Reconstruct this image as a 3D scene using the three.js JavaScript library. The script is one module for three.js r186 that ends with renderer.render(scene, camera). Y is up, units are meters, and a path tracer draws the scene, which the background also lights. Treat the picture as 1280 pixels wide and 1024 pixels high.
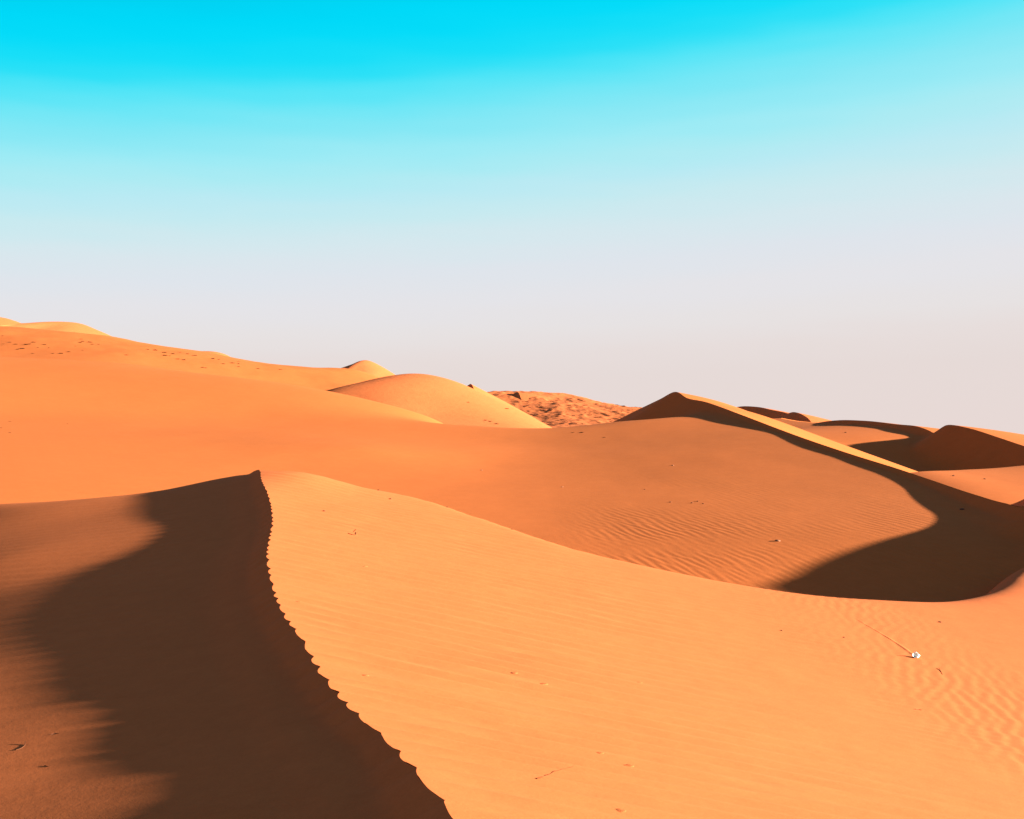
import * as THREE from 'three';
import { ImprovedNoise } from 'three/addons/math/ImprovedNoise.js';
import { mergeGeometries } from 'three/addons/utils/BufferGeometryUtils.js';

// ---------------------------------------------------------------- camera, sky, sun, exposure
const scene = new THREE.Scene();
const EYE = 12;                                   // eye height above the desert floor's datum
const FOV = 42, PITCH = Math.atan(53 / 1333.8);
const camera = new THREE.PerspectiveCamera(FOV, 1280 / 1024, 0.1, 12000);
camera.position.set(0, EYE, 0);
camera.lookAt(0, EYE + Math.tan(PITCH) * 100, -100);
scene.add(camera);

const SUN_EL = 11.6 * Math.PI / 180, SUN_AZ = 3 * Math.PI / 180;    // low sun from the right
const toSun = new THREE.Vector3(Math.cos(SUN_EL) * Math.cos(SUN_AZ), Math.sin(SUN_EL), Math.cos(SUN_EL) * Math.sin(SUN_AZ));
const sun = new THREE.DirectionalLight(new THREE.Color(1.0, 0.90, 0.78), 5.0);
sun.position.copy(toSun).multiplyScalar(300).add(new THREE.Vector3(0, EYE, -60));
sun.target.position.set(0, EYE, -60);
sun.castShadow = true;
sun.shadow.radius = 2.4;
sun.shadow.mapSize.set(4096, 4096);
Object.assign(sun.shadow.camera, { left: -150, right: 150, top: 80, bottom: -60, near: 1, far: 900 });
scene.add(sun, sun.target);

const EXPOSURE = 6.5;
const skyNoise = new ImprovedNoise();
const renderer = new THREE.WebGLRenderer({ antialias: true });
renderer.toneMapping = THREE.LinearToneMapping;
renderer.toneMappingExposure = EXPOSURE;
renderer.shadowMap.enabled = true;

// clear sky: pale pinkish haze at the horizon, cyan higher up, then an unseen dim mauve zenith added to redden and lift the shade; a little paler towards the sun
function srgb(r, g, b) { return new THREE.Color().setRGB(r / 255, g / 255, b / 255, THREE.SRGBColorSpace).toArray(); }
{
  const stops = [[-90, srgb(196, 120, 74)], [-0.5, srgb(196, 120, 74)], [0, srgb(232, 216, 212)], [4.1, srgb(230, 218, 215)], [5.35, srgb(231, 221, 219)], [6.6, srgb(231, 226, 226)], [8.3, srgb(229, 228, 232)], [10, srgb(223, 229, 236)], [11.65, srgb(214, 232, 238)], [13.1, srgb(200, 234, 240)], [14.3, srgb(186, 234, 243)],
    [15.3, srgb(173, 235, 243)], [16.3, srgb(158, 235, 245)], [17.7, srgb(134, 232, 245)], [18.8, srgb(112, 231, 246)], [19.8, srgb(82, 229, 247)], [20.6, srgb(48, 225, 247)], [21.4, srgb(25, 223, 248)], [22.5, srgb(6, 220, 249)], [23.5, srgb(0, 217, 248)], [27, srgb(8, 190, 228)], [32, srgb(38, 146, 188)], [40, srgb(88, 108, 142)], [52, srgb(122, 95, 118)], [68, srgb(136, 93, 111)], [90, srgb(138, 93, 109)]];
  const sk = (x, y, z) => skyNoise.noise(x, y, z) + 0.6 * skyNoise.noise(x * 2.3, y * 1.9, z * 2.3 + 7) + 0.4 * skyNoise.noise(x * 5, y * 3.1, z * 5 + 3);   // faint streaks of thin haze
  const w = 1024, h = 1024, data = new Float32Array(w * h * 4), out = [0, 0, 0];
  for (let j = 0; j < h; j++) for (let i = 0; i < w; i++) {
    const el = ((j + 0.5) / h - 0.5) * Math.PI, az = ((i + 0.5) / w - 0.5) * 2 * Math.PI;
    const dx = Math.cos(el) * Math.cos(az), dz = Math.cos(el) * Math.sin(az);
    const near = dx * Math.cos(SUN_AZ) + dz * Math.sin(SUN_AZ);           // 1 towards the sun, -1 away from it
    let e = el * 180 / Math.PI; if (e > 0) e = e / (1 + 0.38 * near * Math.exp(-e / 60)) + sk(dx * 5, Math.sin(el) * 60, dz * 5) * 0.3 * Math.min(1, e / 8);
    let k = 0; while (k < stops.length - 2 && stops[k + 1][0] < e) k++;
    const t = Math.min(1, Math.max(0, (e - stops[k][0]) / (stops[k + 1][0] - stops[k][0])));
    for (let c = 0; c < 3; c++) out[c] = stops[k][1][c] * (1 - t) + stops[k + 1][1][c] * t;
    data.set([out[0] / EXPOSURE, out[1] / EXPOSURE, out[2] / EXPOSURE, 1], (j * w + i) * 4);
  }
  const t = new THREE.DataTexture(data, w, h, THREE.RGBAFormat, THREE.FloatType);
  t.mapping = THREE.EquirectangularReflectionMapping; t.magFilter = THREE.LinearFilter; t.minFilter = THREE.LinearFilter;
  t.wrapS = THREE.RepeatWrapping; t.needsUpdate = true;
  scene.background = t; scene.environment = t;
}

// ---------------------------------------------------------------- helpers
let seed = 7;
const rnd = () => { seed = (seed + 0x6D2B79F5) | 0; let t = Math.imul(seed ^ (seed >>> 15), 1 | seed); t = (t + Math.imul(t ^ (t >>> 7), 61 | t)) ^ t; return ((t ^ (t >>> 14)) >>> 0) / 4294967296; };
const rr = (a, b) => a + (b - a) * rnd();
const clamp = (x, a = 0, b = 1) => Math.min(b, Math.max(a, x));
const sstep = (a, b, x) => { const t = clamp((x - a) / (b - a)); return t * t * (3 - 2 * t); };
const perlin = new ImprovedNoise();
const fbm = (x, y, z, n = 4) => { let s = 0, a = 0.5; for (let i = 0; i < n; i++) { s += a * perlin.noise(x, y, z + i * 7.3); x *= 2.03; y *= 2.03; a *= 0.5; } return s; };
const soft = (u, w) => (u > 30 * w ? u : w * Math.log(1 + Math.exp(u / w)));
const smax = (a, b, k) => { const h = Math.max(k - Math.abs(a - b), 0) / k; return Math.max(a, b) + h * h * k * 0.25; };

// a sight point at a surveyed distance: plan coordinates x (right), d (ahead), y (height above the datum)
const F = 512 / Math.tan(FOV * Math.PI / 360), cp = Math.cos(PITCH), sp = Math.sin(PITCH);
function P(px, py, d) {
  const v = 512 - py, up = v * cp + F * sp, fw = F * cp - v * sp;
  return [(px - 640) / fw * d, d, EYE + up / fw * d];
}
// distance at which the sight line through a point first meets the height field h, or comes closest to it
function meet(px, py, h, d0, d1) {
  const [sx, , sy] = P(px, py, 1); let best = d0, gap = -1e9;
  for (let d = d0; d <= d1; d += 0.05) { const g = h(sx * d, d) - (EYE + (sy - EYE) * d); if (g >= 0) return d; if (g > gap) { gap = g; best = d; } }
  return best;
}
// thin-plate spline height field through points [x, d, y]
function tps(pts, lam = 1e-4) {
  const n = pts.length, m = n + 3, S = Math.max(...pts.map((p) => Math.hypot(p[0] - pts[0][0], p[1] - pts[0][1]))) || 1;
  const X = pts.map((p) => p[0] / S), D = pts.map((p) => p[1] / S), A = [];
  const U = (r2) => r2 > 1e-12 ? r2 * Math.log(r2) : 0;
  for (let i = 0; i < m; i++) A.push(new Float64Array(m + 1));
  for (let i = 0; i < n; i++) {
    for (let j = 0; j < n; j++) A[i][j] = U((X[i] - X[j]) ** 2 + (D[i] - D[j]) ** 2);
    A[i][i] += lam * (pts[i][3] ?? 1); A[i][n] = A[n][i] = 1; A[i][n + 1] = A[n + 1][i] = X[i]; A[i][n + 2] = A[n + 2][i] = D[i]; A[i][m] = pts[i][2];
  }
  for (let c = 0; c < m; c++) {
    let p = c; for (let r = c + 1; r < m; r++) if (Math.abs(A[r][c]) > Math.abs(A[p][c])) p = r;
    [A[c], A[p]] = [A[p], A[c]];
    for (let r = c + 1; r < m; r++) { const f = A[r][c] / A[c][c]; if (f) for (let k = c; k <= m; k++) A[r][k] -= f * A[c][k]; }
  }
  const w = new Float64Array(m);
  for (let r = m - 1; r >= 0; r--) { let s = A[r][m]; for (let k = r + 1; k < m; k++) s -= A[r][k] * w[k]; w[r] = s / A[r][r]; }
  return (x, d) => { x /= S; d /= S; let s = w[n] + w[n + 1] * x + w[n + 2] * d; for (let i = 0; i < n; i++) s += w[i] * U((x - X[i]) ** 2 + (d - D[i]) ** 2); return s; };
}
// smooth curve through [d, value] pairs sorted by d (monotone cubic)
function curve(pairs) {
  const p = [...pairs].sort((a, b) => a[0] - b[0]), n = p.length, s = [], m = [];
  for (let i = 0; i < n - 1; i++) s.push((p[i + 1][1] - p[i][1]) / (p[i + 1][0] - p[i][0]));
  for (let i = 0; i < n; i++) m.push(i === 0 ? s[0] : i === n - 1 ? s[n - 2] : (s[i - 1] * (p[i + 1][0] - p[i][0]) + s[i] * (p[i][0] - p[i - 1][0])) / (p[i + 1][0] - p[i - 1][0]));
  return (x) => {
    if (x <= p[0][0]) return p[0][1] + m[0] * (x - p[0][0]);
    if (x >= p[n - 1][0]) return p[n - 1][1] + m[n - 1] * (x - p[n - 1][0]);
    let i = 0; while (p[i + 1][0] < x) i++;
    const h = p[i + 1][0] - p[i][0], t = (x - p[i][0]) / h, t2 = t * t, t3 = t2 * t;
    return (2 * t3 - 3 * t2 + 1) * p[i][1] + (t3 - 2 * t2 + t) * h * m[i] + (-2 * t3 + 3 * t2) * p[i + 1][1] + (t3 - t2) * h * m[i + 1];
  };
}
// band-limited random waves: wind ripples with forks and endings
function rippleField(angle, spread, lambda, band, n, sd) {
  seed = sd; const ws = [];
  for (let i = 0; i < n; i++) { const a = angle + (rnd() + rnd() - 1) * spread, k = 2 * Math.PI / (lambda * (1 + (rnd() + rnd() - 1) * band)); ws.push([k * Math.cos(a), k * Math.sin(a), rnd() * 6.283]); }
  const g = 1 / Math.sqrt(n / 2);
  return (x, d) => { let s = 0, q = 0; for (const w of ws) { const ph = w[0] * x + w[1] * d + w[2]; s += Math.cos(ph); q += Math.sin(ph); } s *= g; q *= g; const r = Math.hypot(s, q) + 1e-6; return (s + 0.22 * (2 * s * q) / r) * Math.min(1, 0.9 / Math.max(0.6, r)); };
}

// ---------------------------------------------------------------- sand
function tileNoise(size, sd, octaves) {
  seed = sd; const out = new Float32Array(size * size);
  for (const [cells, amp] of octaves) {
    const g = new Float32Array(cells * cells).map(() => rnd() * 2 - 1);
    for (let j = 0; j < size; j++) for (let i = 0; i < size; i++) {
      const u = i / size * cells, v = j / size * cells, iu = u | 0, iv = v | 0; let fu = u - iu, fv = v - iv; fu = fu * fu * (3 - 2 * fu); fv = fv * fv * (3 - 2 * fv);
      const a = g[iv * cells + iu], b = g[iv * cells + (iu + 1) % cells], c = g[((iv + 1) % cells) * cells + iu], e = g[((iv + 1) % cells) * cells + (iu + 1) % cells];
      out[j * size + i] += amp * ((a * (1 - fu) + b * fu) * (1 - fv) + (c * (1 - fu) + e * fu) * fv);
    }
  }
  return out;
}
function tex(size, f, color) {
  const d = new Uint8Array(size * size * 4);
  for (let i = 0; i < size * size; i++) { const v = f(i); for (let c = 0; c < 3; c++) d[i * 4 + c] = clamp(v[c], 0, 1) * 255; d[i * 4 + 3] = 255; }
  const t = new THREE.DataTexture(d, size, size); t.wrapS = t.wrapT = THREE.RepeatWrapping; t.magFilter = THREE.LinearFilter; t.minFilter = THREE.LinearMipmapLinearFilter; t.generateMipmaps = true;
  if (color) t.colorSpace = THREE.SRGBColorSpace; t.needsUpdate = true; return t;
}
const grainA = tileNoise(1024, 11, [[512, 0.5], [256, 0.35], [128, 0.2], [37, 0.25], [11, 0.25]]);
const grainB = tileNoise(1024, 12, [[512, 0.4], [230, 0.4], [90, 0.5], [30, 0.6], [9, 0.5]]);
const grainMap = tex(1024, (i) => { const v = 0.955 + 0.045 * grainA[i]; return [v, v - 0.006 * grainB[i], v - 0.012 * grainB[i]]; }, true);
const grainBump = tex(1024, (i) => { const v = 0.5 + 0.3 * grainB[i]; return [v, v, v]; });
function sandMaterial(r, g, b, bump) {
  const m = new THREE.MeshPhysicalMaterial({ color: new THREE.Color(r, g, b), map: grainMap, bumpMap: grainBump, bumpScale: bump, roughness: 1, specularIntensity: 0.06, metalness: 0, vertexColors: true });
  return m;
}
const SAND = [0.46, 0.124, 0.038], RED = [0.415, 0.113, 0.029];
const sandNear = sandMaterial(...SAND, 0.0011), sandMid = sandMaterial(...RED, 0.002), sandFar = sandMaterial(...SAND, 0.02);

// one patch of a dune: rows across (x) at distances d; grid[i][j] = [x, d, y]
function patchGeometry(grid, tile) {
  const R = grid.length, C = grid[0].length, pos = new Float32Array(R * C * 3), uv = new Float32Array(R * C * 2), col = new Float32Array(R * C * 3), idx = new Uint32Array((R - 1) * (C - 1) * 6);
  let k = 0;
  for (let i = 0; i < R; i++) for (let j = 0; j < C; j++, k++) {
    const [x, d, y] = grid[i][j];
    pos[k * 3] = x; pos[k * 3 + 1] = y; pos[k * 3 + 2] = -d; uv[k * 2] = x / tile; uv[k * 2 + 1] = d / tile;
    const m = fbm(x * 0.11 + 5, d * 0.06, 1.7, 3), n = fbm(x * 0.6, d * 0.35 + 9, 4.1, 3), v = 1 + 0.05 * m + 0.035 * n;
    col[k * 3] = v; col[k * 3 + 1] = v * (1 + 0.03 * m); col[k * 3 + 2] = v * (1 + 0.05 * m);
  }
  k = 0;
  for (let i = 0; i < R - 1; i++) for (let j = 0; j < C - 1; j++) { const a = i * C + j, b = a + 1, c = a + C, e = c + 1; idx[k++] = a; idx[k++] = b; idx[k++] = c; idx[k++] = b; idx[k++] = e; idx[k++] = c; }
  const g = new THREE.BufferGeometry();
  g.setAttribute('position', new THREE.BufferAttribute(pos, 3)); g.setAttribute('uv', new THREE.BufferAttribute(uv, 2)); g.setAttribute('color', new THREE.BufferAttribute(col, 3)); g.setIndex(new THREE.BufferAttribute(idx, 1));
  g.computeVertexNormals(); return g;
}
const surfaces = {};   // height fields by name, to stand small things on
function structure(name, geometry, material, label) {
  const o = new THREE.Mesh(geometry, material); o.name = name; o.castShadow = o.receiveShadow = true;
  o.userData = { kind: 'structure', label, category: 'dune' }; scene.add(o); return o;
}
// a dune with one sharp brink: rows at distances ds, brink at x = xc(d); offsets to the right and to the left are in units of the row's reach
function brinkDune(name, label, material, { ds, xc, left, right, reach, yl, yr, tile }) {
  const L = [], Rg = [];
  for (const d of ds) {
    const c = xc(d), s = reach(d);
    L.push(left.map((o) => [c - o * s, d, yl(c - o * s, d)]));
    Rg.push(right.map((o) => [c + o * s, d, yr(c + o * s, d)]));
  }
  L.forEach((r) => r.reverse());
  surfaces[name] = (x, d) => (d >= ds[0] && d <= ds[ds.length - 1] ? (x < xc(d) ? yl(x, d) : yr(x, d)) : -1e9);
  return structure(name, mergeGeometries([patchGeometry(L, tile), patchGeometry(Rg, tile)]), material, label);
}
function sheet(name, label, material, { x0, x1, nx, d0, d1, nd, h, tile }) {
  const g = []; for (let i = 0; i <= nd; i++) { const d = d0 + (d1 - d0) * i / nd, row = []; for (let j = 0; j <= nx; j++) { const x = x0 + (x1 - x0) * j / nx; row.push([x, d, h(x, d)]); } g.push(row); }
  surfaces[name] = (x, d) => (x >= x0 && x <= x1 && d >= d0 && d <= d1 ? h(x, d) : -1e9);
  return structure(name, patchGeometry(g, tile), material, label);
}
const rowsD = (a, b, ratio, minStep) => { const r = []; let d = a; while (d < b) { r.push(d); d += Math.max(minStep, Math.abs(d) * ratio); } r.push(b); return r; };
function offsets(step, until, grow, max, fine = true) { const o = [0]; let s = fine ? step * 0.3 : step, x = 0; while (x < max) { x += s; o.push(x); s = x < until ? Math.min(step, s * 1.25) : s * grow; } return o; }

// ---------------------------------------------------------------- the dune with the serrated brink
const brinkA = [[570, 1024, 4.4], [530, 975, 5.05], [480, 922, 6.1], [440, 886, 6.9], [405, 845, 8.0], [378, 800, 9.3], [354, 765, 10.7], [342, 735, 12.0], [336, 705, 13.5], [335, 688, 14.5], [338, 672, 15.6], [341, 655, 17.0], [340, 636, 18.6], [334, 615, 20.6], [327, 599.5, 22.5], [324, 587.5, 24.4]].map((p) => P(...p));
const axc = curve([[-14, 3.4], [-4, 1.7], [0, 0.85], [2.4, 0.25], ...brinkA.map((p) => [p[1], p[0]]), [28, -7.2], [36, -10]]);
const ayc = curve([[-14, EYE - 1.9], [-4, EYE - 1.7], [0, EYE - 1.58], [2.4, EYE - 1.53], ...brinkA.map((p) => [p[1], p[2]]), [28, EYE - 0.9], [36, EYE - 3]]);
{
  const lipPx = [[345, 577], [400, 583], [450, 593], [500, 607], [600, 645], [700, 678], [800, 702], [900, 722], [1000, 738], [1100, 746], [1190, 748], [1240, 739], [1280, 710]];
  // windward flank: falls away from the brink towards the sun, a little steeper halfway down, flatter at its foot
  const fall = (t) => 0.105 * t + 0.07 * (t < 0 ? t : 7 - 7 * Math.exp(-((t / 7) ** 1.0))) + 0.016 * 2 * (Math.tanh((t - 4.2) / 2) + Math.tanh(2.1)) - 0.045 * soft(t - 11, 1.2);
  const ruled = (x, d) => ayc(d) - fall(x - axc(d)) + 0.15 * Math.exp(-(((x + 4.7) / 1.1) ** 2) - ((d - 24.6) / 2.5) ** 2);
  const lip = lipPx.map(([px, py]) => P(px, py, meet(px, py, ruled, 9, px > 1200 ? 28 : 25.2)));
  const lipD = curve([[-14, 27], ...lip.map((p) => [p[0], p[1]]), [lip[12][0] + 3, lip[12][1] + 4], [lip[12][0] + 14, lip[12][1] + 8]]);
  const wind = (x, d) => ruled(x, Math.min(d, 30)) - 0.62 * soft(d - lipD(x) - 0.25, 0.3);
  const Fl = [[0, 632, 26.47], [125, 623, 24.59], [200, 614.5, 24.8], [250, 605, 26], [290, 596, 25.76], [165, 633, 22.6], [0, 650, 22.88], [80, 660, 20.7], [178, 650, 20.45], [165, 690, 17.25], [100, 712, 16.45], [0, 760, 14.43], [0, 797, 12.53], [60, 850, 9.91], [92, 890, 8.5], [100, 960, 6.84], [150, 1024, 5.51], [260, 1024, 5.3], [0, 1024, 5.85], [0, 700, 17.93], [0, 900, 8.6]].map((p) => P(...p));
  for (const [px, py, d] of [[0, 632, 26.47], [125, 623, 24.59], [250, 605, 26], [290, 596, 25.76]]) { const q = P(px, py, d + 5); q[2] -= 1.6; Fl.push(q); const q2 = P(px, py, d + 12); q2[2] -= 5; Fl.push(q2); }
  Fl.push([-10, 14, EYE - 2.75], [-6, 5, EYE - 2.3], [-12, 6, EYE - 2.9], [-14, 24, EYE - 1.9], [-25, 10, EYE - 4], [-30, 25, EYE - 4.5], [-5, -6, EYE - 2.6], [-15, -12, EYE - 3.6]);
  const floor = tps(Fl, 2e-5);
  const rip = rippleField(1.36, 0.16, 0.32, 0.28, 12, 31), ripV = rippleField(-0.3, 0.45, 0.16, 0.35, 16, 32), ripH = rippleField(1.35, 0.35, 0.24, 0.35, 12, 34), ripL = rippleField(1.42, 0.2, 0.34, 0.3, 12, 33);
  seed = 5; const jit = Array.from({ length: 200 }, () => rr(-1, 1));
  const scallop = (d) => { const u = d / 0.44 + 0.25 * Math.sin(d * 1.7) + 0.15 * Math.sin(d * 4.3 + 1), i = Math.floor(u), f = u - i, A = (0.045 + 0.012 * jit[(i + 60) % 200]) * (0.72 + 0.28 * sstep(5, 9, d)) * sstep(0, 4, d) * (1 - 0.35 * sstep(12, 22, d)); return -A * Math.pow(Math.sin(Math.PI * f), 0.75) + 0.5 * A; };
  const xs = (d) => axc(d) + scallop(d);
  const yr = (x, d) => {
    const t = x - xs(d), c = ayc(d), b = wind(x, d) + (c - wind(xs(d), d)) * Math.exp(-Math.max(0, t) / 0.8);
    if (d < 1 || d > 30) return b;
    const edge = x + 0.5 * fbm(x * 0.5, d * 0.3, 5, 2), belt = sstep(2.8, 4.0, edge) * sstep(7.0, 5.6, edge), patch = clamp(0.75 + 1.6 * fbm(x * 0.55, d * 0.3, 14, 3));
    const big = 0.5 + 0.9 * fbm(x * 0.25, d * 0.16, 3.3, 2);
    const main = 0.016 * clamp(big + 0.35 - sstep(-0.5, 4.0, x) * 0.75 - sstep(9, 20, d) * 0.4);
    return b + rip(x, d) * main * (0.25 + 0.75 * sstep(0, 0.7, t)) + patch * belt * (ripV(x, d) * 0.0027 * sstep(3.4, 4.6, edge) + ripH(x, d) * 0.0032 * sstep(5.6, 3.6, edge)) + 0.012 * fbm(x * 0.7, d * 0.45, 2.2, 3);
  };
  const yl = (x, d) => {
    const t = xs(d) - x, sl = (axc(d + 0.1) - axc(d - 0.1)) / 0.2, cosA = 1 / Math.sqrt(1 + sl * sl);
    const dist = t - (1 - Math.exp(-t / 0.3)) * scallop(d);
    const f = floor(x, d), slip = ayc(d) - 0.66 * dist * cosA;
    const r = d > 1 && d < 30 ? ripL(x, d) * (0.0014 + 0.0028 * sstep(8, 13, d)) * sstep(0.3, 1.8, t) * (0.6 + 0.8 * fbm(x * 0.3, d * 0.2, 8, 2)) : 0;
    return t <= 0 ? ayc(d) : smax(f, slip, 0.25 * sstep(0, 0.5, t) + 1e-3) + r;
  };
  brinkDune('serrated_dune', 'nearby sand dune with a scalloped sharp crest between lit and shaded flanks', sandNear, {
    ds: [...rowsD(-14, 3.4, 0, 0.25), ...rowsD(3.45, 28, 0.0036, 0.01), ...rowsD(28.2, 38, 0, 0.4)], xc: xs, reach: (d) => Math.max(3.4, d),
    left: offsets(0.0036, 0.5, 1.12, 4), right: offsets(0.0027, 0.95, 1.12, 3.2), yl, yr, tile: 1.7,
  });
}

// ---------------------------------------------------------------- the broad dune behind, with the hollow and its shadowed slip face
{
  const spine = curve([[18, -4.5], [21, -4.0], [24, -3.4], [27, -2.95], [30, -2.64], [40, -1.9], [48, -1.28], [58, -0.42], [66, 0.27], [76, 1.2], [86, 1.97], [92, 1.75], [100, 0.6], [120, -4]]);
  const bowl = (x, d) => EYE + spine(d) + (0.032 + 0.03 * clamp((d - 40) / 30)) * Math.max(x, 0) - 0.09 * Math.min(x, 0);
  // the brink of the slip face stands where its shadow's edge on the floor of the hollow puts it
  const B = [[765, 528, 113], [800, 511, 107.5], [825, 499, 103], [843, 490, 99], [860, 498, 94], [880, 502, 89.5], [900, 508.5, 84.5], [924, 517.5, 78], [972, 536, meet(958, 539, bowl, 20, 70)], [1016, 552, meet(991, 557, bowl, 20, 62)], [1069, 569.7, meet(1044, 575, bowl, 20, 54)], [1120, 585.6, meet(1090, 592, bowl, 20, 60)], [1167, 601.5, meet(1122, 611, bowl, 20, 60)], [1222, 619.8, meet(1155, 634, bowl, 20, 60)], [1254, 629, meet(1166, 647, bowl, 20, 60)], [1288, 634, meet(1155, 662, bowl, 20, 60)], [1380, 622, meet(1090, 683, bowl, 20, 60)], [1450, 628, meet(1001, 724, bowl, 20, 60)]].map((p) => P(...p));
  const bxc = curve([[4, 16], [12, 17], ...B.map((p) => [p[1], p[0]]), [122, 4], [145, -8]]);
  const byc = curve([[4, EYE - 6], [12, EYE - 5.2], [18, EYE - 3.4], [21, EYE - 2.9], [22.4, EYE - 2.0], [23.6, EYE - 1.27], ...B.map((p) => [p[1], p[2]]), [122, EYE + 0.3], [145, EYE - 6]]);
  const brow = ['600,533', '690,535', '540,523', '765,528', '845,521'], top = ['-100,440', '0,448', '160,455', '320,480', '450,502'], Fl = [];
  const right = [[600, 620], [600, 580], [600, 550], [600, 533], [690, 650], [690, 600], [690, 560], [690, 535], [765, 528], [845, 521], [800, 680], [800, 620], [800, 570], [900, 700], [900, 640], [900, 590], [900, 550], [1000, 735], [1000, 680], [1000, 620], [1000, 585], [1100, 740], [1100, 680], [1100, 630], [1165, 650], [1250, 740], [1280, 690]].map(([px, py]) => [px, py, meet(px, py, bowl, 20, 90)]);
  const leftPts = [[-100, 640, 30], [-100, 530, 58], [-100, 440, 118], [0, 600, 37], [0, 520, 68], [0, 448, 118], [160, 590, 42], [160, 520, 73], [160, 455, 120], [320, 570, 51], [320, 520, 78], [320, 480, 114], [450, 560, 56], [450, 525, 79], [450, 502, 104], [540, 523, 94]];
  for (const [px, py, d] of [...right, ...leftPts]) {
    Fl.push(P(px, py, d));
    if (brow.includes(px + ',' + py)) { const q = P(px, py, d + 11); q[2] -= 1.4; const q2 = P(px, py, d + 34); q2[2] -= 6; Fl.push(q, q2); }
    if (top.includes(px + ',' + py)) { const q = P(px, py, d + 14); q[2] -= 1.2; const q2 = P(px, py, d + 34); q2[2] -= 7; Fl.push(q, q2); }
  }
  for (const [x, d, y] of B) if (d > 72 && d < 110) Fl.push([x, d, y - (0.45 + 0.8 * sstep(78, 100, d)), 80]);
  Fl.push([-30, 16, EYE - 2.8], [0, 8, EYE - 4.5], [-10, 4, EYE - 4.5], [12, 5, EYE - 4.5], [-60, 30, EYE - 0.8], [8, 14, EYE - 3.9], [-50, 5, EYE - 3]);
  const floor = tps(Fl, 2e-5);
  const rip = rippleField(0.22, 0.3, 0.25, 0.4, 16, 41);
  const yl = (x, d) => {
    const t = bxc(d) - x, sl = (bxc(d + 0.3) - bxc(d - 0.3)) / 0.6, cosA = 1 / Math.sqrt(1 + sl * sl);
    const f = floor(x, d), slip = byc(d) - 0.66 * t * cosA;
    let r = 0;
    if (d > 14 && d < 62 && x > -3) { const m = clamp(0.25 + 1.3 * fbm(x * 0.16 + 3, d * 0.07, 6, 2) + sstep(40, 22, d) * 0.55) * sstep(0.5, 4, x) * sstep(60, 42, d); r = rip(x, d) * 0.0068 * m; }
    return t <= 0 ? byc(d) : smax(f, slip, 0.5 * sstep(0, 1, t) + 1e-3) + r + 0.03 * fbm(x * 0.2, d * 0.1, 2, 3);
  };
  const yr = (x, d) => { const t = x - bxc(d), k = 0.62 - 0.44 * sstep(70, 88, d); return byc(d) - k * t - 0.2 * soft(t - 3.5, 1) * sstep(70, 84, d) + (k - 0.16) * soft(t - 9, 2); };
  brinkDune('hollow_dune', 'broad dune curving round a rippled hollow to a shadowed slip face', sandMid, {
    ds: [...rowsD(4, 17, 0, 0.4), ...rowsD(17.1, 150, 0.0034, 0.05)], xc: bxc, reach: (d) => Math.max(17, d), left: offsets(0.0021, 0.62, 1.12, 1.9), right: offsets(0.004, 0.12, 1.12, 1.0), yl, yr, tile: 2.9,
  });
}

// ---------------------------------------------------------------- dunes farther off
// a dune with a shadowed slip face, from its brink line; floorAt(x, d) is the ground at the foot of the slip face
function farBrink(name, label, material, line, { floorAt, wind = 0.14, bulge = 0, width = 12, back = 25, rows = 90, tile = 6, slip = 0.66, ends = [14, 0.5, 14, 0.5] }) {
  const pts = line.map((p) => P(...p)).sort((a, b) => a[1] - b[1]), n = pts.length - 1;
  const x0 = curve(pts.map((p) => [p[1], p[0]])), y0 = curve(pts.map((p) => [p[1], p[2]])), dn = pts[0][1], df = pts[n][1];
  const xc = (d) => x0(clamp(d, dn - 3, df + 3)) , yc = (d) => y0(clamp(d, dn, df)) - (d < dn ? (dn - d) * ends[1] : d > df ? (d - df) * ends[3] : 0);
  const ds = []; for (let i = 0; i <= rows; i++) ds.push(dn - ends[0] + (df - dn + ends[0] + ends[2]) * i / rows);
  const lo = [], ro = []; for (let i = 0; i <= 46; i++) { const t = i / 46; lo.push(width * t * (0.35 + 0.65 * t)); ro.push(back * t * (0.2 + 0.8 * t)); }
  return brinkDune(name, label, material, {
    ds, xc, reach: () => 1, left: lo, right: ro, tile,
    yl: (x, d) => { const t = xc(d) - x, s = (xc(d + 0.5) - xc(d - 0.5)), c = 1 / Math.sqrt(1 + s * s), y = yc(d) - slip * t * c, f = floorAt(x, d); return t <= 0 ? yc(d) : smax(f, y, 0.4) - 3 * sstep(0.78, 1, t / width); },
    yr: (x, d) => { const t = x - xc(d); return yc(d) + bulge * (t / 4) * Math.exp(1 - t / 4) - wind * t - 0.004 * t * t; },
  });
}
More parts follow.
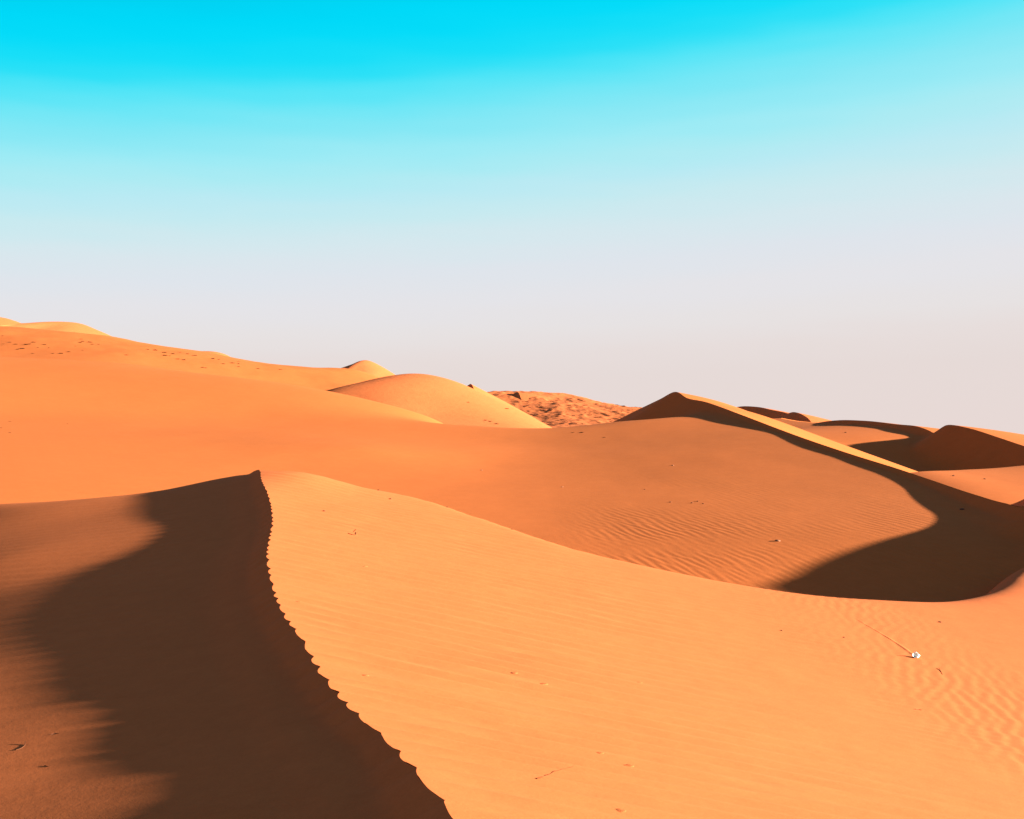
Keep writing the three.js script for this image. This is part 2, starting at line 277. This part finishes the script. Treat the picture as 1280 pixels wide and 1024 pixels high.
// a rounded dune from its skyline: falls gently towards the viewer's side, more steeply behind
function mound(name, label, material, line, { near = 0.2, far = 0.35, reach = 60, round = 3, tile = 6, bumps = 0.15, floorAt }) {
  const pts = line.map((p) => P(...p)), u = pts.map((_, i) => i), cx = curve(u.map((i) => [i, pts[i][0]])), cd = curve(u.map((i) => [i, pts[i][1]])), cy = curve(u.map((i) => [i, pts[i][2]])), g = [];
  const N = (pts.length - 1) * 14;
  const height = (q, x, d, t) => { const e = Math.max(0, -q, q - (pts.length - 1)), c0 = cy(q), c1 = (cy(q - 1.6) + cy(q - 0.8) + c0 + cy(q + 0.8) + cy(q + 1.6)) / 5, y = c0 + (Math.min(c1, c0 + 0.4) - c0) * sstep(2, 22, Math.abs(t)) - (t < 0 ? near : far) * (Math.sqrt(t * t + round * round) - round) - (t < 0 ? 0.16 * soft(-t - 16, 4) : 0) - e * e * 3 + bumps * fbm(x * 0.06, d * 0.06, 3, 3); return floorAt ? Math.max(y, floorAt(x, d)) : y; };
  surfaces[name] = (x, d) => { let a = 0, b = pts.length - 1; for (let k = 0; k < 24; k++) { const m = (a + b) / 2; if (cx(m) < x) a = m; else b = m; } return height(a, x, d, d - cd(a)); };
  for (let i = 0; i <= 60; i++) {
    const v = i / 30 - 1, t = reach * Math.sign(v) * Math.abs(v) ** 1.6, row = [];
    for (let j = -12; j <= N + 12; j++) {
      const q = j / 14, x = cx(q), d = cd(q) + t; row.push([x, d, height(q, x, d, t)]);
    }
    g.push(row);
  }
  return structure(name, patchGeometry(g, tile), material, label);
}
{
  // scrub-dotted hill on the left
  const sky = [[-260, 398, 175], [-120, 402, 172], [0, 409, 168], [40, 411, 168], [90, 416.5, 168], [140, 421, 168], [170, 427, 168], [205, 436, 168], [260, 440.5, 168], [290, 447.5, 168], [340, 457, 167], [385, 465, 166], [420, 464.5, 166], [440, 463, 165], [470, 471, 163], [500, 484, 158]];
  const H = sky.map((p) => P(...p));
  for (const [px, py, d] of sky) { const q = P(px, py, d + 14); q[2] -= 2.2; const q2 = P(px, py, d + 40); q2[2] -= 11; H.push(q, q2); }
  for (const p of [[-200, 440, 130], [0, 438, 138], [80, 441, 138], [160, 447, 138], [240, 460, 138], [320, 476, 136], [400, 492, 134], [470, 500, 132], [0, 462, 116], [160, 470, 116], [320, 500, 114], [430, 515, 112]]) H.push(P(...p));
  const h = tps(H, 2e-5);
  sheet('scrub_hill', 'long sandy hill dotted with dark scrub below the skyline', sandMid, { x0: -130, x1: -2, nx: 270, d0: 112, d1: 205, nd: 160, h: (x, d) => h(x, d) + 0.35 * fbm(x * 0.09, d * 0.09, 1, 4) * sstep(118, 150, d), tile: 5 });
}
const farFloor = (y, gx = 0, gd = 0, x0 = 0, d0 = 0) => (x, d) => EYE + y + gx * (x - x0) + gd * (d - d0);
mound('skyline_dune', 'pale rounded dune rising at the far end of the scrub hill crest', sandFar, [[-120, 392, 262], [-40, 391, 268], [0, 396.5, 270], [15, 400, 270], [33, 407, 268], [60, 421, 264]], { near: 0.1, reach: 60 });
mound('skyline_dune_001', 'smooth pale dune crest showing just above the scrub hill', sandFar, [[0, 417, 222], [30, 407.5, 232], [60, 404.5, 242], [85, 403.3, 248], [102, 405, 250], [120, 412, 248], [141, 421.5, 246], [165, 436, 244]], { near: 0.1, reach: 60 });
mound('skyline_dune_002', 'low lit dune cap peeping over the lower scrub hill crest', sandFar, [[215, 446, 240], [240, 440.8, 240], [266, 439.6, 240], [280, 442.3, 238], [292, 448.5, 236], [310, 460, 234]], { near: 0.1, reach: 60 });
mound('peaked_dune', 'sunlit dune with a rounded peak beside a small dark sliver of slip face', sandFar, [[330, 476, 166], [385, 466, 172], [420, 463.5, 178], [445, 456, 184], [455, 451.8, 186], [464, 452, 186], [480, 460, 183], [498, 471, 179], [530, 489, 172], [560, 508, 166]], { near: 0.11, reach: 60 });
farBrink('slip_sliver', 'small dark slip face at the shoulder of the peaked dune', sandFar, [[428, 461.5, 191], [437, 458.3, 188], [444, 455.4, 185], [448, 453.8, 182], [449.5, 456.5, 179.5]], { floorAt: () => -999, width: 5, back: 6, wind: 0.35, ends: [8, 0.4, 8, 0.35] });
{
  const sky = [[360, 503, 112], [405, 489.5, 120], [440, 483, 128], [480, 475, 138], [503, 471.2, 143], [520, 469.8, 145], [540, 473, 145], [565, 482, 143], [590, 488.5, 140], [605, 495, 138], [640, 512, 133], [665, 523.5, 130], [690, 535.5, 127], [725, 556, 124]], T = sky.map((p) => P(...p));
  for (const [px, py, d] of sky) { const q = P(px, py, d + 9); q[2] -= 1.5; const q2 = P(px, py, d + 30); q2[2] -= 9; T.push(q, q2); }
  for (const p of [[330, 525, 98], [420, 508, 112], [480, 508, 112], [540, 517, 112], [600, 528, 110], [660, 541, 108], [480, 540, 88], [600, 560, 88]]) T.push(P(...p));
  const h = tps(T, 3e-5);
  sheet('twin_dune', 'sunlit dune with a long low left crest and a bright right flank', sandFar, { x0: -46, x1: 14, nx: 220, d0: 90, d1: 182, nd: 220, h: (x, d) => h(x, d) + 0.12 * fbm(x * 0.08, d * 0.08, 3, 3), tile: 6 });
}
farBrink('notch_dune', 'little dark crescent hollow on top of the twin dune', sandFar, [[563, 481.5, 153], [570, 483.5, 150.5], [578, 484.2, 148], [584, 482.6, 145.5], [588, 480, 143], [590.5, 481.5, 141]], { floorAt: () => -999, width: 6, back: 9, wind: 0.5, ends: [10, 0.4, 8, 0.4] });
{
  // far knobbly sand hill with hummocks
  const sky = [[560, 493, 430], [600, 492.5, 430], [625, 494, 430], [642, 494, 425], [655, 491, 420], [680, 493.5, 420], [697, 492.5, 420], [712, 495.5, 420], [732, 498, 415], [752, 503, 410], [772, 507.5, 400], [792, 510, 395], [850, 516, 390]];
  const H = sky.map((p) => P(...p));
  for (const [px, py, d] of sky) { const q = P(px, py, d + 40); q[2] -= 5; const q2 = P(px, py, d + 100); q2[2] -= 24; H.push(q, q2); }
  for (const p of [[560, 520, 330], [640, 512, 345], [700, 512, 340], [760, 518, 330], [830, 525, 320], [580, 550, 230], [690, 540, 240], [780, 540, 240], [860, 545, 240]]) H.push(P(...p));
  const h = tps(H, 2e-5);
  sheet('hummock_hill', 'far knobbly sand hill covered in small hummocks and scrub', sandFar, { x0: -40, x1: 90, nx: 300, d0: 225, d1: 500, nd: 260, h: (x, d) => h(x, d) + (1.1 * fbm(x * 0.09, d * 0.05, 3, 4) + 0.75 * Math.max(0, fbm(x * 0.3, d * 0.12, 9, 3) - 0.03)) * sstep(225, 270, d), tile: 8 });
  farBrink('slip_wedge', 'small dark wedge of slip face on the far knobbly hill', sandFar, [[631, 497, 404], [639, 494, 397], [645.5, 490.2, 390], [648.5, 491.5, 383], [651, 497.5, 376]], { floorAt: () => -999, width: 20, back: 40, wind: 0.12, ends: [40, 0.25, 30, 0.3] });
  farBrink('slip_wedge_001', 'dark scooped hollow high on the far knobbly hill', sandFar, [[712, 502, 392], [720, 499.2, 386], [728, 500.5, 379], [735, 505, 371]], { floorAt: () => -999, width: 14, back: 20, wind: 0.25, ends: [30, 0.25, 20, 0.3] });
}
// right-hand distance
farBrink('dark_dune', 'distant dark dune ridge with a long falling crest', sandFar, [[900, 514, 292], [925, 508.3, 285], [945, 508.6, 278], [965, 512.5, 268], [985, 517, 258], [1000, 524, 250]], { floorAt: () => -999, width: 50, back: 40, wind: 0.16, ends: [16, 0.3, 16, 0.3] });
farBrink('dark_dune_001', 'distant dark humped dune with a sunlit tail', sandFar, [[952, 519.5, 252], [972, 518, 246], [984, 517, 241], [991, 515.2, 236], [1000, 517, 230], [1009, 522, 224], [1016, 530, 217], [1021, 536, 212]], { floorAt: () => -999, width: 40, back: 40, wind: 0.2, ends: [14, 0.3, 14, 0.3] });
{
  const Fl = [[960, 538, 185], [1000, 533, 190], [1040, 533, 178], [980, 552, 140], [1040, 555, 140], [1100, 553, 142], [1060, 572, 124], [1100, 576, 126], [1140, 589, 127], [1180, 587, 129], [1240, 585, 127], [1290, 583, 123], [1120, 537, 160]].map((p) => P(...p));
  Fl.push([45, 100, EYE - 6], [60, 100, EYE - 6], [28, 98, EYE - 5], [36, 112, EYE - 2.8]);
  const f = tps(Fl, 1e-4);
  farBrink('bowl_dune', 'dune cupping a sunlit bowl under a long dark slip face', sandMid, [[1005, 538, 206], [1020, 530, 200], [1045, 525.6, 190], [1080, 526, 178], [1120, 530.3, 163], [1150, 534, 153], [1162, 538.5, 149], [1167, 541, 146.5], [1172, 538.5, 144], [1185, 531.2, 139], [1210, 535, 134], [1250, 547.5, 127], [1280, 557.5, 122], [1340, 574, 113], [1420, 590, 104]], { floorAt: f, width: 42, back: 60, wind: 0.1, rows: 160, ends: [14, 0.3, 14, 0.4] });
}
mound('lit_dune', 'low sunlit dune between the shadowed slip faces', sandMid, [[1080, 606, 74], [1140, 591, 77], [1195, 588, 80], [1240, 585.5, 82], [1290, 581, 84], [1360, 574, 86]], { near: 0.07, far: 0.4, reach: 42, round: 1.5, bumps: 0.1 });
farBrink('corner_dune', 'small dune with a dark slip face at the foot of the low lit dune', sandMid, [[1258, 635, 53], [1266, 631.5, 51], [1280, 624, 48.5], [1310, 612, 45.5], [1360, 606, 42], [1440, 606, 38]], { floorAt: (x, d) => EYE - (633.5 - 565) / 1334 * d, width: 8, back: 20, wind: 0.12, ends: [4, 0.4, 4, 0.4] });
// the desert floor to the horizon
{
  const g = [], xs = [], dsn = [-6000, -2500, -1000, -400, -150, -60, 0, 50, 120, 250, 450, 800, 1400, 2600, 5000, 9000];
  for (const s of [-1, 1]) for (const v of [8000, 4500, 2400, 1300, 700, 380, 200, 110, 60, 25]) xs.push(s * v); xs.push(0); xs.sort((a, b) => a - b);
  for (const d of dsn) g.push(xs.map((x) => [x, d, EYE - 9 + Math.min(5, Math.hypot(x, d) * 0.002) * fbm(x * 0.003, d * 0.003, 6, 2)]));
  const o = structure('desert_floor', patchGeometry(g, 9), sandMid, 'wide sandy desert floor stretching to the horizon'); o.userData.category = 'ground';
}

// ---------------------------------------------------------------- small things on the sand
const counts = {};
function numbered(name) { const n = counts[name] = (counts[name] ?? -1) + 1; return n ? name + '_' + String(n).padStart(3, '0') : name; }
function thing(o, name, label, category, group) { o.name = numbered(name); o.userData = group ? { label, category, group } : { label, category }; o.traverse((m) => { m.castShadow = m.receiveShadow = true; }); scene.add(o); return o; }
// where the sight line through a point meets the named dune
function onSand(name, px, py, d0, d1) {
  const h = surfaces[name], [sx, , sy] = P(px, py, 1), gap = (d) => h(sx * d, d) - (EYE + (sy - EYE) * d); let a = d0, d = d0, best = d0, bg = -1e9;
  for (; d <= d1; d += Math.max(0.02, d * 0.003)) { const g = gap(d); if (g >= 0) break; if (g > bg) { bg = g; best = d; } a = d; }
  if (d > d1) d = best; else { let b = d; for (let k = 0; k < 14; k++) { const m = (a + b) / 2; if (gap(m) >= 0) b = m; else a = m; } d = b; }
  return new THREE.Vector3(sx * d, h(sx * d, d), -d);
}
// dry scrub: a low spray of short stiff blades
function tuftGeometry(sd) {
  seed = sd; const pos = [];
  for (let i = 0; i < 90; i++) {
    const a = rr(0, 6.283), r = 0.42 * Math.sqrt(rnd()), el = rr(0.15, 1.45), l = rr(0.25, 0.55), bx = r * Math.cos(a) * 1.1, bz = r * Math.sin(a) * 0.9, b = a + rr(-0.7, 0.7), w = rr(0.03, 0.06);
    const dx = Math.cos(b) * Math.cos(el) * l, dy = Math.sin(el) * l * 0.8, dz = Math.sin(b) * Math.cos(el) * l, px = -Math.sin(b) * w, pz = Math.cos(b) * w, y = -0.05;
    pos.push(bx - px, y, bz - pz, bx + px, y, bz + pz, bx + dx, y + dy, bz + dz, bx - px + dx * 0.4, y + dy * 0.4, bz + dz * 0.4, bx + px + dx * 0.4, y + dy * 0.55, bz + pz, bx + dx * 0.8 + px * 3, y + dy * 0.8, bz + dz * 0.8 + pz * 3);
  }
  const g = new THREE.BufferGeometry(); g.setAttribute('position', new THREE.Float32BufferAttribute(pos, 3)); g.computeVertexNormals(); return g;
}
const tufts = [1, 2, 3, 4].map((k) => tuftGeometry(100 + k));
const scrubMats = [[0.06, 0.024, 0.012], [0.085, 0.033, 0.014], [0.045, 0.02, 0.014]].map((c) => new THREE.MeshPhysicalMaterial({ color: new THREE.Color(...c), roughness: 1, specularIntensity: 0.1, side: THREE.DoubleSide }));
function scrub(dune, px, py, size, d0, d1, label, group) {
  const p = onSand(dune, px, py, d0, d1), w = size / F * -p.z, o = new THREE.Mesh(tufts[Math.floor(rnd() * 4)], scrubMats[Math.floor(rnd() * 3)]);
  o.position.copy(p); o.scale.set(w * rr(0.9, 1.2), w * rr(0.5, 0.8), w * rr(0.8, 1.3)); o.rotation.y = rr(0, 6.28);
  return thing(o, 'scrub_tuft', label, 'scrub', group);
}
seed = 77;
for (const [px, py, sz] of [[3, 420, 3], [12, 428, 4], [4, 430, 2.5], [20, 430.5, 5], [37, 430, 4], [42, 428, 5], [33, 431, 6], [47, 434.5, 3], [28, 436, 6], [22, 437, 4], [41, 442, 3], [55, 431, 5], [61, 435, 3], [76, 442, 6], [86, 440, 4], [66, 442, 3], [101, 424, 4], [103, 427, 5], [100, 428.5, 4], [112, 428, 5], [115, 430.5, 4], [123, 430.5, 3], [94, 433, 2], [103, 438, 2], [158, 444, 4],
  [184, 437, 4], [194, 438, 5], [205, 441, 5], [216, 442.5, 5], [206, 444.5, 6], [212, 445, 3], [225, 440.5, 3], [234, 442.5, 4], [243, 444.5, 6], [222, 449, 5], [229.5, 450, 5], [266, 448.5, 5], [273, 449.5, 4], [279, 455, 4], [290, 454, 6], [253, 459.5, 4], [257, 460, 3], [298, 452, 3], [298, 455, 4], [298, 458.5, 3], [322, 461, 4], [350, 462, 4]])
  scrub('scrub_hill', px, py, sz * 0.9, 125, 172, 'small dark dry scrub tuft on the long sandy hill', 'scrub tufts on the long hill');
for (const [px, py, sz] of [[0, 535, 4], [12, 527, 3], [12, 541, 3], [84, 530, 2]]) scrub('hollow_dune', px, py, sz, 30, 110, 'tiny dry scrub tuft on the smooth slope below the scrub hill', 'scrub tufts on the smooth slope');
for (const [px, py, sz] of [[633, 511, 5], [612, 527, 4], [620, 530, 5], [585, 503, 3], [606, 525.5, 4]]) scrub('twin_dune', px, py, sz, 100, 150, 'small scrub tuft on the bright flank of the twin dune', 'scrub tufts on the twin dune');
for (const [px, py, sz] of [[727, 541, 5], [716, 541, 3], [755, 547, 3]]) scrub('hollow_dune', px, py, sz, 40, 95, 'small scrub tuft on the saddle of the broad dune', 'scrub tufts on the saddle');
{
  const spots = [[677, 509, 5], [695, 519, 4], [696, 526, 5], [737, 519, 5], [745, 522, 5], [762, 520, 4], [762, 524.5, 4], [701, 530, 3], [660, 507, 3], [671, 521, 3]];
  for (let i = 0; i < 120; i++) { const px = rr(640, 795); spots.push([px, rr(Math.max(500, 494 + (px - 700) * 0.14), 531), rr(1.8, 4.2)]); }
  for (const [px, py, sz] of spots) scrub('hummock_hill', px, py, sz, 228, 430, 'small dark scrub tuft on the far knobbly hill', 'scrub tufts on the far knobbly hill');
}
// stones
function stoneGeometry(sd) {
  const g = new THREE.IcosahedronGeometry(0.5, 2), p = g.attributes.position;
  for (let i = 0; i < p.count; i++) { const x = p.getX(i), y = p.getY(i), z = p.getZ(i), k = 1 + 0.55 * fbm(x * 1.6 + sd, y * 1.6, z * 1.6 + sd, 3); p.setXYZ(i, x * k * 1.2, Math.max(y * k * 0.75, -0.2), z * k); }
  g.computeVertexNormals(); return g;
}
const stones = [3, 11, 19].map(stoneGeometry);
const stoneMats = [[0.12, 0.04, 0.018], [0.2, 0.09, 0.05], [0.07, 0.03, 0.02]].map((c) => new THREE.MeshPhysicalMaterial({ color: new THREE.Color(...c), roughness: 1, specularIntensity: 0.15 }));
function stone(dune, px, py, size, mat, d0, d1, label, group, name = 'stone', category = 'stone', material) {
  const p = onSand(dune, px, py, d0, d1), w = size / F * -p.z, o = new THREE.Mesh(stones[Math.floor(rnd() * 3)], material ?? stoneMats[mat]);
  o.position.copy(p); o.scale.set(w, w * rr(0.7, 1), w * rr(0.8, 1.3)); o.rotation.y = rr(0, 6.28); return thing(o, name, label, category, group);
}
stone('hollow_dune', 972, 676.5, 6, 1, 22, 60, 'pale stone lying alone on the rippled hollow floor');
for (const [px, py, sz] of [[841, 582, 3], [703, 609, 2.5], [602, 588, 2.5], [865, 629, 3], [872, 627, 3], [879, 630, 2.5], [838, 628, 2.5], [806, 612, 2]]) stone('hollow_dune', px, py, sz, rnd() < 0.5 ? 0 : 1, 22, 90, 'tiny pebble on the slope of the hollow', 'pebbles round the hollow');
stone('hollow_dune', 1203, 637, 5, 2, 22, 60, 'dark pebble lying on the shadowed slip face');
for (const [px, py, sz] of [[405, 639, 3], [488, 624, 3], [473, 600, 2.5], [559, 627, 2.5], [1175, 778, 4], [1055, 797, 3], [977, 788.5, 3], [640, 660.5, 2]]) stone('serrated_dune', px, py, sz, 0, 3.5, 27, 'tiny brown pebble on the sunlit flank of the serrated dune', 'pebbles on the sunlit flank');
for (const [px, py, sz] of [[1192, 595, 3], [1231, 599, 3]]) stone('lit_dune', px, py, sz, 0, 40, 84, 'tiny pebble on the low lit dune', 'pebbles on the low lit dune');
stone('bowl_dune', 1057, 541, 3, 0, 90, 200, 'tiny dark stone in the sunlit bowl below the far dark crest');
// little lumps of caked sand on the sunlit flank
for (const [px, py, sz] of [[455, 708, 7], [455, 844, 9], [641, 841, 9], [677, 855, 11], [748, 941, 9], [783, 957, 12], [773, 1013, 14], [371, 752, 7], [798, 853, 7]]) {
  const p = onSand('serrated_dune', px, py, 3.5, 27), w = sz / F * -p.z, g = new THREE.SphereGeometry(0.5, 16, 8), q = g.attributes.position, col = new Float32Array(q.count * 3).fill(0.93);
  for (let i = 0; i < q.count; i++) { const x = q.getX(i), y = q.getY(i), z = q.getZ(i), k = 1 + 0.7 * fbm(x * 2.2 + px, y * 2, z * 2.2, 3); q.setXYZ(i, x * k * 1.4, y * k * 0.22, z * k); }
  g.setAttribute('color', new THREE.BufferAttribute(col, 3)); g.computeVertexNormals();
  const o = new THREE.Mesh(g, sandNear); o.position.copy(p); o.position.y -= w * 0.06; o.scale.setScalar(w); o.rotation.y = rr(-0.4, 0.4);
  thing(o, 'sand_lump', 'low lump of caked sand on the sunlit flank', 'sand lump', 'lumps of caked sand on the sunlit flank');
}
// twigs: bent tapering stems
function twig(pts, radius, color, label, category = 'twig', group) {
  const v = pts.map(([px, py, lift]) => { const p = onSand('serrated_dune', px, py, 3.5, 27); p.y += lift ? lift * 0.35 + radius * 0.7 : radius * 0.7; return p; });
  const c = new THREE.CatmullRomCurve3(v, false, 'catmullrom', 0.4), g = new THREE.TubeGeometry(c, pts.length * 6, radius, 6), q = g.attributes.position, n = pts.length * 6;
  for (let i = 0; i <= n; i++) { const m = c.getPointAt(i / n), k = (1 - 0.55 * i / n) * (1 + 0.35 * fbm(i * 0.7, radius * 900, 2, 2)); for (let j = 0; j <= 6; j++) { const a = i * 7 + j; q.setXYZ(a, m.x + (q.getX(a) - m.x) * k, m.y + (q.getY(a) - m.y) * k, m.z + (q.getZ(a) - m.z) * k); } }
  g.computeVertexNormals();
  return thing(new THREE.Mesh(g, new THREE.MeshPhysicalMaterial({ color: new THREE.Color(...color), roughness: 1, specularIntensity: 0.15 })), 'twig', label, category, group);
}
twig([[671, 974], [679, 971.8], [688, 968.5], [693, 965], [701, 963], [708, 961.2], [716, 959]], 0.0032, [0.14, 0.04, 0.012], 'thin bent straw lying on the sunlit flank');
twig([[435, 667], [440, 668.5], [445, 669], [447.5, 666, 0.03], [450, 662.5, 0.07]], 0.005, [0.2, 0.06, 0.02], 'faint hooked stalk lying high on the sunlit flank near the serrated crest');
twig([[20, 938], [25, 936.5], [29, 934], [31.5, 931], [31, 928.5, 0.02]], 0.003, [0.08, 0.03, 0.014], 'dark curled stalk on the sunlit patch of the shaded flank');
twig([[56, 957.5], [59, 958.5], [62.5, 958]], 0.003, [0.09, 0.035, 0.018], 'short dark twig fragment beside the curled stalk');
twig([[64, 918.5], [69, 917.5], [73, 917.5]], 0.003, [0.12, 0.05, 0.03], 'thin dark straw above the curled stalk on the shaded flank');
twig([[1174, 836, 0.02], [1176, 839], [1178.5, 843.5]], 0.0035, [0.2, 0.055, 0.016], 'thin leaning stick just past the white cup');
twig([[1144, 887], [1149, 887.5], [1152, 888]], 0.005, [0.28, 0.1, 0.04], 'short straw lying flat below the white cup among the ripples');
// crumpled white cup with its tail of drifted sand
{
  const base = onSand('serrated_dune', 1147, 822, 5, 27), root = new THREE.Group();
  const S = 11.5 / F * -base.z;
  const N = 30, M = 14;
  const shell = (t0, t1, thick) => {                                   // torn open side wall with thickness, angles t0..t1
    const pos = [], idx = [], at = (i, j, k) => { const a = t0 + (t1 - t0) * i / N, v = j / M, r0 = 0.40 + 0.12 * v - k * thick, cr = 1 + 0.16 * fbm(Math.cos(a) * 1.7, Math.sin(a) * 1.7, v * 2.2, 3) + 0.07 * Math.sin(3 * a + 4 * v), tear = (0.95 - 0.16 * Math.max(0, fbm(a * 1.9, 2, 1, 3) + 0.15)) * v; return [Math.cos(a) * r0 * cr, tear, Math.sin(a) * r0 * cr]; };
    for (let k = 0; k < 2; k++) for (let i = 0; i <= N; i++) for (let j = 0; j <= M; j++) pos.push(...at(i, j, k));
    const o = (N + 1) * (M + 1), id = (k, i, j) => k * o + i * (M + 1) + j;
    for (let i = 0; i < N; i++) for (let j = 0; j < M; j++) { idx.push(id(0, i, j), id(0, i, j + 1), id(0, i + 1, j), id(0, i, j + 1), id(0, i + 1, j + 1), id(0, i + 1, j), id(1, i, j), id(1, i + 1, j), id(1, i, j + 1), id(1, i, j + 1), id(1, i + 1, j), id(1, i + 1, j + 1)); }
    for (let j = 0; j < M; j++) for (const i of [0, N]) idx.push(id(0, i, j), id(1, i, j), id(0, i, j + 1), id(1, i, j), id(1, i, j + 1), id(0, i, j + 1));
    for (let i = 0; i < N; i++) for (const j of [0, M]) idx.push(id(0, i, j), id(0, i + 1, j), id(1, i, j), id(1, i, j), id(0, i + 1, j), id(1, i + 1, j));
    const g = new THREE.BufferGeometry(); g.setAttribute('position', new THREE.Float32BufferAttribute(pos, 3)); g.setIndex(idx); g.computeVertexNormals(); return g;
  };
  const white = new THREE.MeshPhysicalMaterial({ color: new THREE.Color(0.78, 0.76, 0.72), roughness: 0.5 });
  const wall = new THREE.Mesh(shell(0.3, 5.5, 0.035), white); wall.name = 'wall';
  const rim = new THREE.Mesh(new THREE.TorusGeometry(0.53, 0.028, 8, 40, 4.2), white); rim.name = 'rim'; rim.rotation.set(Math.PI / 2, 0, -0.5); rim.position.y = 0.86; rim.scale.set(1, 0.86, 1);
  const bottom = new THREE.Mesh(new THREE.CylinderGeometry(0.39, 0.39, 0.03, 28), white); bottom.name = 'base'; bottom.position.y = 0.05;
  root.add(wall, rim, bottom);
  root.rotation.set(0.95, 0.25, 0.75); root.scale.setScalar(S * 0.62); root.position.copy(base); root.position.y += S * 0.2; 
  thing(root, 'crumpled_cup', 'crumpled white cup lying half sunk in the rippled sand', 'cup');
  // drifted ridge of sand in its lee
  const a = onSand('serrated_dune', 1143, 819.5, 5, 27), b = onSand('serrated_dune', 1068, 771, 5, 30), g = [], h = surfaces.serrated_dune;
  for (let i = 0; i <= 60; i++) { const t = i / 60, cx = a.x + (b.x - a.x) * t + 0.03 * Math.sin(t * 5), cd = -(a.z + (b.z - a.z) * t), row = [], H = 0.0065 * (1 - t) ** 0.8 * sstep(-0.04, 0.05, t), w = 0.03 + 0.035 * (1 - t); for (let j = 0; j <= 20; j++) { const u = j / 10 - 1, x = cx + u * w; row.push([x, cd, h(x, cd) - 0.003 + (H + 0.004) * Math.max(0, 1 - Math.abs(u)) ** 1.1]); } g.push(row); }
  const o = structure('sand_tail', patchGeometry(g, 1.7), sandNear, 'thin tapering ridge of drifted sand trailing from the white cup'); o.userData.category = 'sand ridge';
}

renderer.render(scene, camera);
